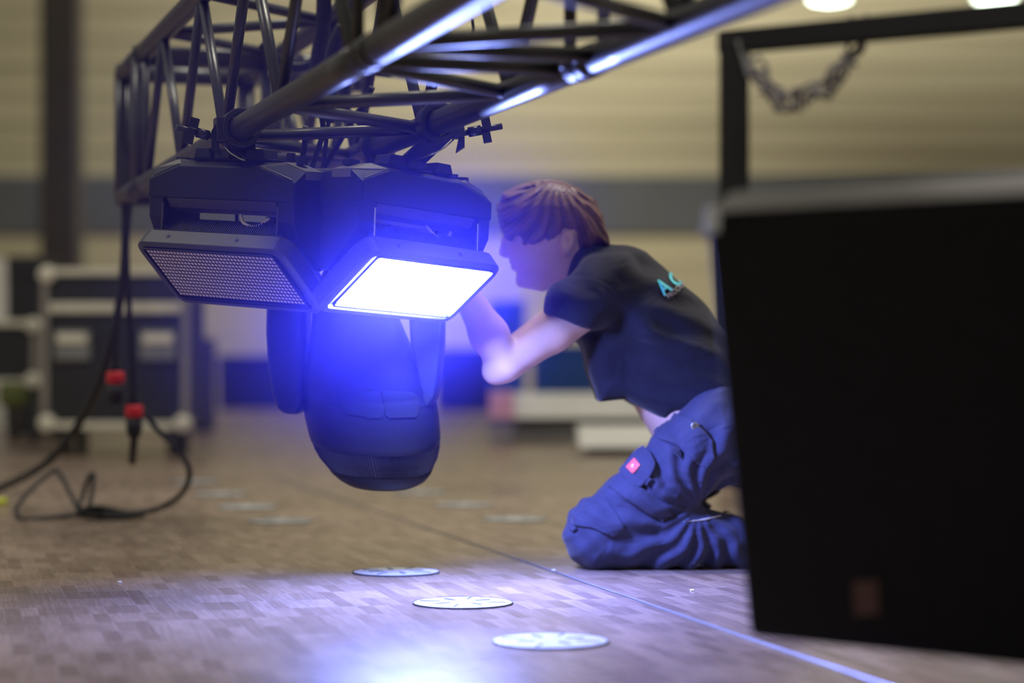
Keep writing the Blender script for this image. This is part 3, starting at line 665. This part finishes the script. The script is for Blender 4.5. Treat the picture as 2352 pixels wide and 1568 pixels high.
arm = smin(cone(g, sh, el, .05, .037), cone(g, el, wr2, .038, .025), .012); hr = hand(g, wr2, Vector((-.45, -.1, .9)), Vector((0, 1, .1)), Vector((-.8, .1, -.3)), .6)
v = smin(v, smin(arm, hr, .012), .012)
g.V = v.astype(np.float32); body, bvv, bff = nets(g, 'body', M['skin'], person)
# eyes
for sg in (-1, 1):
    c = P(1175, 537, HD+sg*.0315); mb = MB(); mb.loft([[c+Vector((-.0105*math.cos(t), .0105*math.sin(t)*math.cos(a), .0055*math.sin(t)*math.sin(a))) for a in [2*math.pi*i/12 for i in range(12)]] for t in (.15, .6, 1.1, 1.5)])
    ey = mb.build('eye', M['eye'], person, smooth=True); c2 = c+Vector((-.0098, 0, 0))
    sub(ey, 'iris', MB().tube([c2, c2+Vector((-.0008, 0, 0))], .0035, 12), M['iris'])
for sg in (-1, 1):
    bw = [P(1160, 517, HD+sg*.012), P(1163, 514, HD+sg*.028), P(1174, 514, HD+sg*.046), P(1186, 519, HD+sg*.058)]
    MB().tube(spline([p+Vector((-.004, sg*.003, .001)) for p in bw], 5), [.001+.0022*math.sin(math.pi*min(1, (i+2)/18)) for i in range(16)], 8).build('eyebrow', M['hair'], person, smooth=True)
# hair
g = Grid((P(1128, 0, HD).x, HD-.125, P(0, 600, HD).z), (P(1415, 0, HD).x, HD+.125, P(0, 400, HD).z), .0034)
hp = [(1146, 492), (1147, 468), (1158, 448), (1190, 432), (1230, 421), (1262, 417), (1295, 422), (1330, 440), (1360, 464), (1380, 498), (1388, 535), (1394, 562), (1370, 566), (1345, 572), (1328, 580), (1322, 558), (1316, 540), (1296, 544), (1276, 556), (1250, 566), (1222, 570), (1202, 566), (1186, 548), (1174, 556), (1160, 540), (1152, 512)]
hp = [P(x, y, HD) for x, y in hp]
v = smax(poly2(g, hp), np.abs(g.Y-HD)-.090+.25*np.clip(P(0, 470, HD).z*0+g.Z-P(0, 480, HD).z, 0, .1)+.06*np.clip(P(1230, 0, HD).x-g.X, 0, .1), .07)
# strands flow from the crown
cr_ = P(1285, 415, HD); ax0, az0 = cr_.x, cr_.z
rr_ = np.sqrt((g.X-ax0)**2+(g.Z-az0)**2+1e-6); th = np.arctan2(g.Z-az0, g.X-ax0)
hp_ = th*21+np.sin(rr_*38)*1.6+(g.Y-HD)*45
st = .5*np.sin(hp_)+.3*np.sin(th*41+rr_*34+(g.Y-HD)*60)+.2*np.sin(th*63-rr_*30+(g.Y-HD)*80)
v = v-.004+.0036*st*np.clip(rr_/.06, 0, 1)
g.V = v.astype(np.float32); hair, hv, hf = nets(g, 'hair', M['hair'], person)
xx, yy, zz = hv[:, 0], hv[:, 1], hv[:, 2]; rr_ = np.sqrt((xx-ax0)**2+(zz-az0)**2); th = np.arctan2(zz-az0, xx-ax0)
sval = .5-.2*np.sin(th*21+np.sin(rr_*38)*1.6+(yy-HD)*45)-.18*np.sin(th*90+rr_*34+(yy-HD)*90)-.14*np.sin(th*140+rr_*60)
at = hair.data.attributes.new('strand', 'FLOAT', 'POINT'); at.data.foreach_set('value', sval.astype(np.float32))
# trouser details
def dc(poly, nm, m=None, off=.0015, th=.004, part=trs, step=7, tree=TB): return decal(tree, poly, off, th, nm, m or M['trouser'], person, step, part)
dc([(1395, 1118), (1422, 1090), (1470, 1120), (1530, 1160), (1548, 1180), (1522, 1203), (1470, 1165)], 'cargo_pocket', off=.004, th=.006)
fl = dc([(1424, 1088), (1478, 1022), (1500, 1042), (1507, 1068), (1500, 1092), (1470, 1125), (1455, 1122)], 'pocket_flap', off=.008, th=.005)
lb = dc([(1444, 1075), (1464, 1055), (1481, 1072), (1461, 1093)], 'brand_label', M['patch'], off=.0125, th=.002)
MBl = [(1455+0, 1074), (1458, 1068), (1463, 1066), (1470, 1068), (1468, 1075), (1465, 1082), (1459, 1081)]
dc(MBl, 'label_emblem', M['patchw'], off=.0142, th=.002, step=20)
dc([(1482, 1112), (1495, 1093), (1503, 1097), (1490, 1117)], 'loop_tab', off=.009, th=.003)
dc([(1500, 985), (1545, 945), (1590, 965), (1640, 1010), (1645, 1050), (1625, 1077), (1600, 1066), (1560, 1030), (1510, 1010)], 'tool_pocket_flap', off=.006, th=.006)
dc([(1538, 1035), (1550, 1025), (1572, 1046), (1560, 1056)], 'loop_tab', off=.009, th=.003)
dc([(1312, 1190), (1330, 1172), (1400, 1150), (1425, 1190), (1440, 1215), (1408, 1233), (1360, 1215), (1318, 1208)], 'knee_pocket', off=.003, th=.004)
dc([(1306, 1210), (1318, 1203), (1332, 1211), (1320, 1225)], 'loop_tab', off=.006, th=.003)
dc([(1562, 1198), (1600, 1194), (1640, 1186), (1690, 1171), (1690, 1176), (1640, 1192), (1600, 1199)], 'reflective_piping', M['piping'], off=.002, th=.002, step=16)
dc([(1588, 1290), (1620, 1308), (1660, 1317), (1660, 1314), (1620, 1304), (1590, 1286)], 'reflective_piping', M['textg'], off=.002, th=.002, step=16)
pt = on_surface(TB, [(1597, 983)], .010)[0]; sub(trs, 'snap_button', MB().tube([pt+Vector((0, .004, 0)), pt+Vector((0, -.001, 0)), pt+Vector((0, -.002, 0))], [.0085, .0085, .006], 18), M['metal'])
# printed letters on the back
def letters(body_txt, x0, y0, ang, size, m, nm):
    cu = bpy.data.curves.new('t', 'FONT'); cu.body = body_txt; cu.size = 1; cu.offset = .034; cu.resolution_u = 4
    to = bpy.data.objects.new('t', cu); C.objects.link(to); bpy.context.view_layer.update()
    me = bpy.data.meshes.new_from_object(to.evaluated_get(bpy.context.evaluated_depsgraph_get())); bpy.data.objects.remove(to)
    ca, sa = math.cos(ang), math.sin(ang); v2 = []
    for q in me.vertices:
        a, b_ = q.co.x*size[0], q.co.y*size[1]; sx_ = a+b_*size[2]
        v2.append((x0+sx_*ca-b_*sa*1, y0-(sx_*sa)-b_*ca))
    pts = on_surface(SB, v2, .0045); sub(shirt, nm, MB().add(pts, [list(p.vertices) for p in me.polygons]), m)
letters('A', 1524, 680, math.radians(40), (33, 50, 0), M['textc'], 'printed_letter')
letters('C', 1551, 663, math.radians(40), (30, 50, 0), M['textc'], 'printed_letter')
letters('PRODUC', 1533, 687, math.radians(38), (13.5, 15, 0), M['textg'], 'printed_word')
# ------------------------------------------------------------ black cabinet in front
BL, TL = P(1716, 1462, 2.70), P(1613, 492, 2.45)
wd_ = Vector((.73, -.68, 0)).normalized()
BR, TR = BL+wd_*.72, TL+wd_*.85; bk = Vector((.68, .73, 0)).normalized()
cab = empty('equipment_cabinet', (BL.x, BL.y, 0)); tag(cab, 'large black out-of-focus cabinet filling the lower right, overlapping the kneeling person', 'cabinet')
MB().loft([[BL, BR, BR+bk*.42, BL+bk*.42], [TL, TR, TR+bk*.55, TL+bk*.55]]).build('housing', M['cabinet'], cab, bevel=.012, seg=3)
up = Vector((0, 0, 1))
MB().loft([[TL+up*.0005, TR+up*.0005, TR+bk*.55+up*.0005, TL+bk*.55+up*.0005], [TL+up*.028+bk*.04+wd_*.01, TR+up*.028+bk*.04, TR+bk*.5+up*.028, TL+bk*.5+up*.028+wd_*.01]]).build('top_bevel', M['cabtop_lit'], cab, bevel=.004)
fn = (TL-BL).normalized()
def CF(x, y):   # a point on the tilted front
    n = (BR-BL).cross(TL-BL).normalized(); o0 = Vector((0, 0, EYE)); dr = P(x, y, 5)-o0; t = (BL-o0).dot(n)/dr.dot(n); return o0+dr*t
pl = [CF(x, y) for x, y in ((1962, 1335), (2018, 1332), (2022, 1410), (1966, 1414))]
MB().prism([p+bk*.001 for p in pl], bk*-.004).build('badge', mat('brown_badge', (.10, .05, .035), .6), cab)
MB().tube([TL+wd_*.010+bk*.008+Vector((0, 0, -.022)), TL+wd_*.012+bk*.010+Vector((0, 0, .008))], .0125, 14).build('corner_fitting', M['metal'], cab)
for p in (BL+wd_*.52+bk*.30, BL+wd_*.66+bk*.05, BL+wd_*.62+bk*.36, BL+wd_*.3+bk*.36):
    q = Vector((p.x, p.y, .04)); cs = MB().box(Vector((p.x, p.y, (BL.z+.07)/2)), (.05, .05, BL.z-.07)).build('caster', M['blackmetal'], cab)
    sub(cs, 'wheel', MB().tube([q-Vector((.013, 0, 0)), q+Vector((.013, 0, 0))], .04, 20), M['rubber'])
# ------------------------------------------------------------ goalpost frame behind it, with a hanging hose
fr = empty('goalpost_frame', P(1686, 1100, 8)-Vector((0, 0, P(1686, 1100, 8).z))); tag(fr, 'black goalpost frame standing behind the cabinet, crossbeam under the hall lamps', 'frame')
p0 = P(1686, 90, 8.0); p1 = P(2420, 22, 7.2)
MB().box((p0.x, 8.0, p0.z/2), (.105, .105, p0.z)).build('post', M['cabinet'], fr, bevel=.006)
d_ = (p1-p0).normalized(); Rm = axes(d_); MB().box((p0+p1)/2+Vector((0, 0, -.01)), ((p1-p0).length+.1, .09, .085), Rm).build('crossbeam', M['cabinet'], fr, bevel=.006)
MB().prism([P(1690, 92, 7.93), P(1712, 92, 7.93), P(1738, 170, 7.93), P(1716, 178, 7.93)], (0, .05, 0)).build('gusset', M['greypanel'], fr)
MB().box((p1.x, p1.y, p1.z/2), (.105, .105, p1.z)).build('post', M['cabinet'], fr, bevel=.006)
hose = MB()
arc = spline([P(1738, 150, 7.8), P(1762, 205, 7.8), P(1800, 235, 7.8), P(1870, 215, 7.75), P(1925, 175, 7.7), P(1962, 110, 7.68), P(1972, 55, 7.68)], 10)
for k2 in range(5):
    hose.tube([p+Vector((math.sin(i*.5+k2)*.030, 0, math.cos(i*.43+k2*1.9)*.036)) for i, p in enumerate(arc)], .007, 8)
tag(hose.build('cable_bundle', mat('grey_hose', (.12, .11, .12), .4, 0, .5, .2, 20), smooth=True), 'grey cable bundle looped under the crossbeam of the black frame', 'cable')
# ------------------------------------------------------------ flight cases at the back left
def flight_case(x0, x1, y0, y1, d, dep, label, yaw=0, latches=True, panel='casepanel', group='flight cases in the background', casters=True, foot=None):
    a = P(x0, y1, d); b_ = P(x1, y0, d); W_, H_ = b_.x-a.x, b_.z-a.z; c = Vector(((a.x+b_.x)/2, d, 0)); z0 = a.z
    Mx = Matrix.Translation(c) @ Matrix.Rotation(yaw, 4, 'Z'); t = empty('flight_case', mtx=Mx); tag(t, label, 'flight case', group)
    def B(mb, nm, m, **k): return mb.build(nm, m, t, world=False, **k)
    B(MB().box((0, dep/2, z0+H_/2), (W_-.02, dep-.02, H_-.02)), 'body', M[panel])
    e = .036
    for nm, cx_, cz, sx_, sz_ in (('edge_rail', 0, z0+e/2, W_, e), ('edge_rail', 0, z0+H_-e/2, W_, e), ('edge_rail', -W_/2+e/2, z0+H_/2, e, H_-2*e-.004), ('edge_rail', W_/2-e/2, z0+H_/2, e, H_-2*e-.004)):
        B(MB().box((cx_, .0, cz), (sx_, .03, sz_)), nm, M['alu'] if cx_ == 0 else M['alu_shaded'], bevel=.005)
    if latches:
        zl = z0+H_*.755; B(MB().box((0, .001, zl), (W_-2*e-.01, .022, .05)), 'lid_rail', M['alu'], bevel=.004)
        for sx_ in (-.29, .29):
            lt = B(MB().box((sx_*W_, -.004, z0+H_*.52), (.18, .02, .15)), 'latch', M['greypanel'], bevel=.008)
            sub(lt, 'latch_flap', MB().box((sx_*W_, -.018, z0+H_*.56), (.15, .012, .05)), M['alu'], world=False, bevel=.01)
    for sx_ in (-1, 1):
        for sz_ in (0, 1):
            B(MB().loft([[Vector((sx_*(W_/2-.03)+r*math.cos(q), y, z0+sz_*H_+(-1)**sz_*.03+r*math.sin(q))) for q in [i*math.pi/6 for i in range(12)]] for y, r in ((-.035, .02), (-.028, .042), (.02, .046))]), 'corner_ball', M['alu'])
    if casters and z0 > .05:
        for sx_ in (-.36, .36):
            for y in (.12, dep-.12):
                r = min(.055, z0*.42); cs = B(MB().box((sx_*W_, y, (z0+r*1.6)/2+.0), (.06, .07, max(z0-r*1.6, .01))), 'caster', M['blackmetal'])
                sub(cs, 'wheel', MB().tube([Vector((sx_*W_-.02, y+.02, r)), Vector((sx_*W_+.02, y+.02, r))], r, 18), M['rubber'], world=False)
    return t
flight_case(95, 434, 616, 985, 10.4, .6, 'black flight case with aluminium edges and two latches, behind the hanging cables', latches=True)
flight_case(-60, 88, 735, 885, 12.0, .8, 'dark flight case at the left edge, left of the latched case', latches=False)
flight_case(18, 104, 590, 712, 13.4, .5, 'small black case standing up behind the latched case', latches=False, casters=False) if False else None
def crate(x0, x1, y0, y1, d, dep, label, m, cat='crate', name='storage_crate', m2=None, lidh=.12):
    a = P(x0, y1, d); b_ = P(x1, y0, d); z0 = 0; W_ = b_.x-a.x; H_ = b_.z-z0; c = Vector(((a.x+b_.x)/2, d, 0))
    t = empty(name, c); tag(t, label, cat)
    MB().box(c+Vector((0, dep/2, z0+H_*(1-lidh)/2)), (W_, dep, H_*(1-lidh))).build('body', m, t, bevel=min(W_, H_)*.04)
    MB().box(c+Vector((0, dep/2, z0+H_*(1-lidh/2))), (W_*1.02, dep*1.02, H_*lidh*.98)).build('lid', m2 or m, t, bevel=min(W_, H_)*.02)
    return t
crate(16, 100, 588, 1000, 13.6, .6, 'tall black cabinet behind the latched flight case', M['casepanel'], 'cabinet', 'storage_cabinet')
crate(-60, 14, 596, 1000, 15.0, .6, 'pale beige cabinet at the left edge, beside the tall black one', M['white'], 'cabinet', 'storage_cabinet')
crate(440, 472, 775, 960, 14.5, .5, 'narrow black box just right of the latched flight case', M['casepanel'])
crate(500, 700, 815, 930, 22, 1.0, 'low dark box on the far floor left of the moving head', M['casepanel'])
crate(1125, 1205, 690, 930, 17, .8, 'upright dark blue box on the far floor behind the bent elbow', M['blueblk'])
crate(1225, 1420, 790, 930, 19, .8, 'wide blue box on the far floor behind the shirt hem', M['blueblk'])
crate(1000, 1130, 800, 920, 21, .8, 'low dark box on the far floor behind the forearm', M['casepanel'])
# white boards on the far floor
def board(x0, x1, y0, y1, d, label, m):
    a = P(x0, y1, d); b_ = P(x1, y0, d); W_ = b_.x-a.x; zt = b_.z; z0 = a.z; t = empty('white_board_stack', Vector(((a.x+b_.x)/2, d, 0))); tag(t, label, 'board')
    MB().loft([[Vector((x, d, z0)), Vector((x, d+.22, zt)), Vector((x, d+.5, zt)), Vector((x, d+.5, z0))] for x in (a.x, b_.x)]).build('board', m, t, bevel=.012)
    MB().box(((a.x+b_.x)/2, d+.28, z0/2), (W_*.8, .36, z0)).build('support', M['greypanel'], t); return t
board(1130, 1620, 904, 960, 12.5, 'long low white board on the far floor behind the shirt hem', M['white'])
board(1330, 1560, 982, 1028, 10.6, 'shorter white board on the floor beside the bare waist', M['white'])
pa, pb = P(1124, 962, 12.48), P(1180, 903, 12.48); pc = MB().box(((pa.x+pb.x)/2, 12.475, (pa.z+pb.z)/2), (pb.x-pa.x, .012, pb.z-pa.z)).box(((pa.x+pb.x)/2, 12.66, pb.z+.004), (pb.x-pa.x, .38, .012))
tag(pc.build('pink_cloth', M['pink'], bevel=.004), 'pink cloth draped over the left end of the long white board', 'cloth')
c = P(30, 905, 11.5); tag(MB().box(Vector((c.x, c.y, c.z)), (.16, .1, .14)).build('green_bag', M['green'], bevel=.04, seg=3), 'olive green bag against the dark case at the left edge', 'bag')
c = G(8, 1160); tag(MB().tube([c+Vector((-.03, 0, .012)), c+Vector((.012, 0, .012))], .012, 12).build('cable_tie_reel', M['yellow']), 'small yellow-green reel lying on the floor at the left edge', 'reel')
# ------------------------------------------------------------ cables
def cable(pts, r, label, group, nm='cable', n=10, m='rubber'):
    return tag(MB().tube(spline(pts, n), r, 8).build(nm, M[m], smooth=True), label, 'cable', group)
CG = 'cables dropping from the far end of the truss'
e = TP(2.75, 0, 0)
cable([P(283, 200, 5.85), P(281, 330, 5.86), P(284, 450, 5.85), P(288, 560, 5.9), P(280, 660, 6), P(266, 760, 6.1), P(264, 850, 6.15)], .009, 'black cable hanging from the truss end to the upper red-ringed plug', CG)
cable([P(320, 210, 5.8), P(314, 340, 5.8), P(300, 450, 5.82), P(291, 560, 5.9), P(296, 700, 6), P(303, 830, 6.1), P(308, 925, 6.15)], .009, 'black cable hanging from the truss end to the lower red-ringed plug', CG)
cable([P(300, 215, 5.95), P(296, 340, 5.95), P(290, 470, 5.95), P(284, 620, 6), P(262, 760, 6.15), P(228, 880, 6.3), P(180, 975, 6.45), P(110, 1060, 6.6), P(20, 1112, 6.9), P(-60, 1140, 7.1)], .013, 'thick black cable sweeping from the truss down to the floor at left', CG)
cable([P(332, 950, 6.2), P(365, 990, 6.2), P(405, 1030, 6.2), P(435, 1080, 6.2), P(420, 1130, 6.25), P(370, 1165, 6.3), P(300, 1178, 6.3), P(220, 1165, 6.25), P(180, 1180, 6.3), P(260, 1188, 6.2), P(330, 1180, 6.3)], .0085, 'black cable curving out beside the lower plug and coiling on the floor', 'cable tangle on the floor')
cable([P(38, 1185, 6.25), P(60, 1192, 6.2), P(150, 1185, 6.25), P(200, 1170, 6.3), P(215, 1095, 6.35), P(205, 1095, 6.35), P(190, 1140, 6.35), P(180, 1175, 6.3), P(230, 1185, 6.2)], .007, 'thin black cable on the floor rising into a narrow peak', 'cable tangle on the floor')
cable([P(40, 1182, 6.25), P(38, 1165, 6.3), P(70, 1125, 6.35), P(118, 1084, 6.4), P(135, 1085, 6.4), P(160, 1130, 6.35), P(182, 1165, 6.3), P(240, 1178, 6.25), P(310, 1182, 6.25)], .007, 'thin black cable making a wide loop on the floor at left', 'cable tangle on the floor')
def plug(x, y, d, label):
    c = P(x, y, d); t = empty('cable_plug', c); tag(t, label, 'plug', 'red-ringed power plugs hanging from the truss')
    MB().tube([c+Vector((0, 0, .045)), c+Vector((0, 0, .02))], [.012, .02], 16).build('strain_relief', M['rubber'], t, smooth=True)
    MB().tube([c+Vector((0, 0, .02)), c+Vector((0, 0, .012)), c+Vector((0, 0, -.012)), c+Vector((0, 0, -.018))], [.022, .0265, .0265, .022], 20).build('locking_ring', M['red'], t, smooth=True)
    MB().tube([c+Vector((0, 0, -.018)), c+Vector((0, 0, -.05)), c+Vector((0, 0, -.075))], [.024, .024, .018], 20).build('shell', M['dark'], t, smooth=True)
plug(265, 868, 6.16, 'upper red-ringed black plug hanging in front of the flight case')
plug(308, 945, 6.16, 'lower red-ringed black plug in front of the flight case bottom edge')
cable([P(312, 975, 6.16), P(309, 1000, 6.18), P(306, 1030, 6.22), P(304, 1060, 6.3)], .012, 'short black cable tail below the lower red-ringed plug', CG)
KG = 'cables around the clamps on the truss'
FG = [([(772, 175), (762, 230), (752, 300), (742, 385)], 4.35, .005, 'thin black cable slanting from the truss to the unlit panel light'),
      ([(702, 290), (699, 340), (690, 380)], 4.3, .006, 'short black cable dropping behind the unlit panel light'),
      ([(735, 250), (742, 300), (728, 350), (716, 385)], 4.4, .006, 'black cable between the two panel lights'),
      ([(855, 200), (835, 240), (800, 290), (765, 350), (740, 390)], 4.5, .007, 'black cable running diagonally between the bottom chords'),
      ([(790, 60), (765, 120), (760, 200), (752, 280)], 4.6, .016, 'thick black cable bundle inside the truss above the moving head'),
      ([(745, -30), (742, 60), (730, 140), (720, 250)], 4.8, .018, 'thick black cable bundle dropping inside the truss'),
      ([(820, -30), (800, 50), (796, 130), (790, 260)], 4.7, .013, 'black cable hanging inside the truss right of the thick bundle'),
      ([(600, 100), (660, 150), (720, 140), (760, 60)], 4.9, .012, 'black cable draped in a shallow sag inside the truss'),
      ([(956, 110), (965, 138), (1000, 145), (1040, 128)], 3.7, .004, 'small cable loop sagging below the cross tubes'),
      ([(700, 560), (722, 610), (752, 606), (775, 570)], 4.36, .005, 'black cable added as filler, sagging in the gap between the two tilted panels'),  # added to cover background showing between the two heads
      ([(712, 590), (735, 640), (748, 625), (762, 580)], 4.40, .006, 'second black cable added as filler, sagging lower in the gap between the two tilted panels'),  # second filler loop, also put in to close that opening
      ([(1085, 45), (1087, 70), (1080, 85), (1082, 110)], 3.9, .003, 'thin cable end hanging near the upper cross tube')]
for pts, d, r, lab in FG: cable([P(x, y, d+.02*i) for i, (x, y) in enumerate(pts)], r, lab, KG)
# small stirrup sign plate hanging in the truss
for o in list(C.objects):
    if o.type == 'MESH' and o.parent is None and 'kind' not in o and 'category' not in o: print('untagged', o.name)
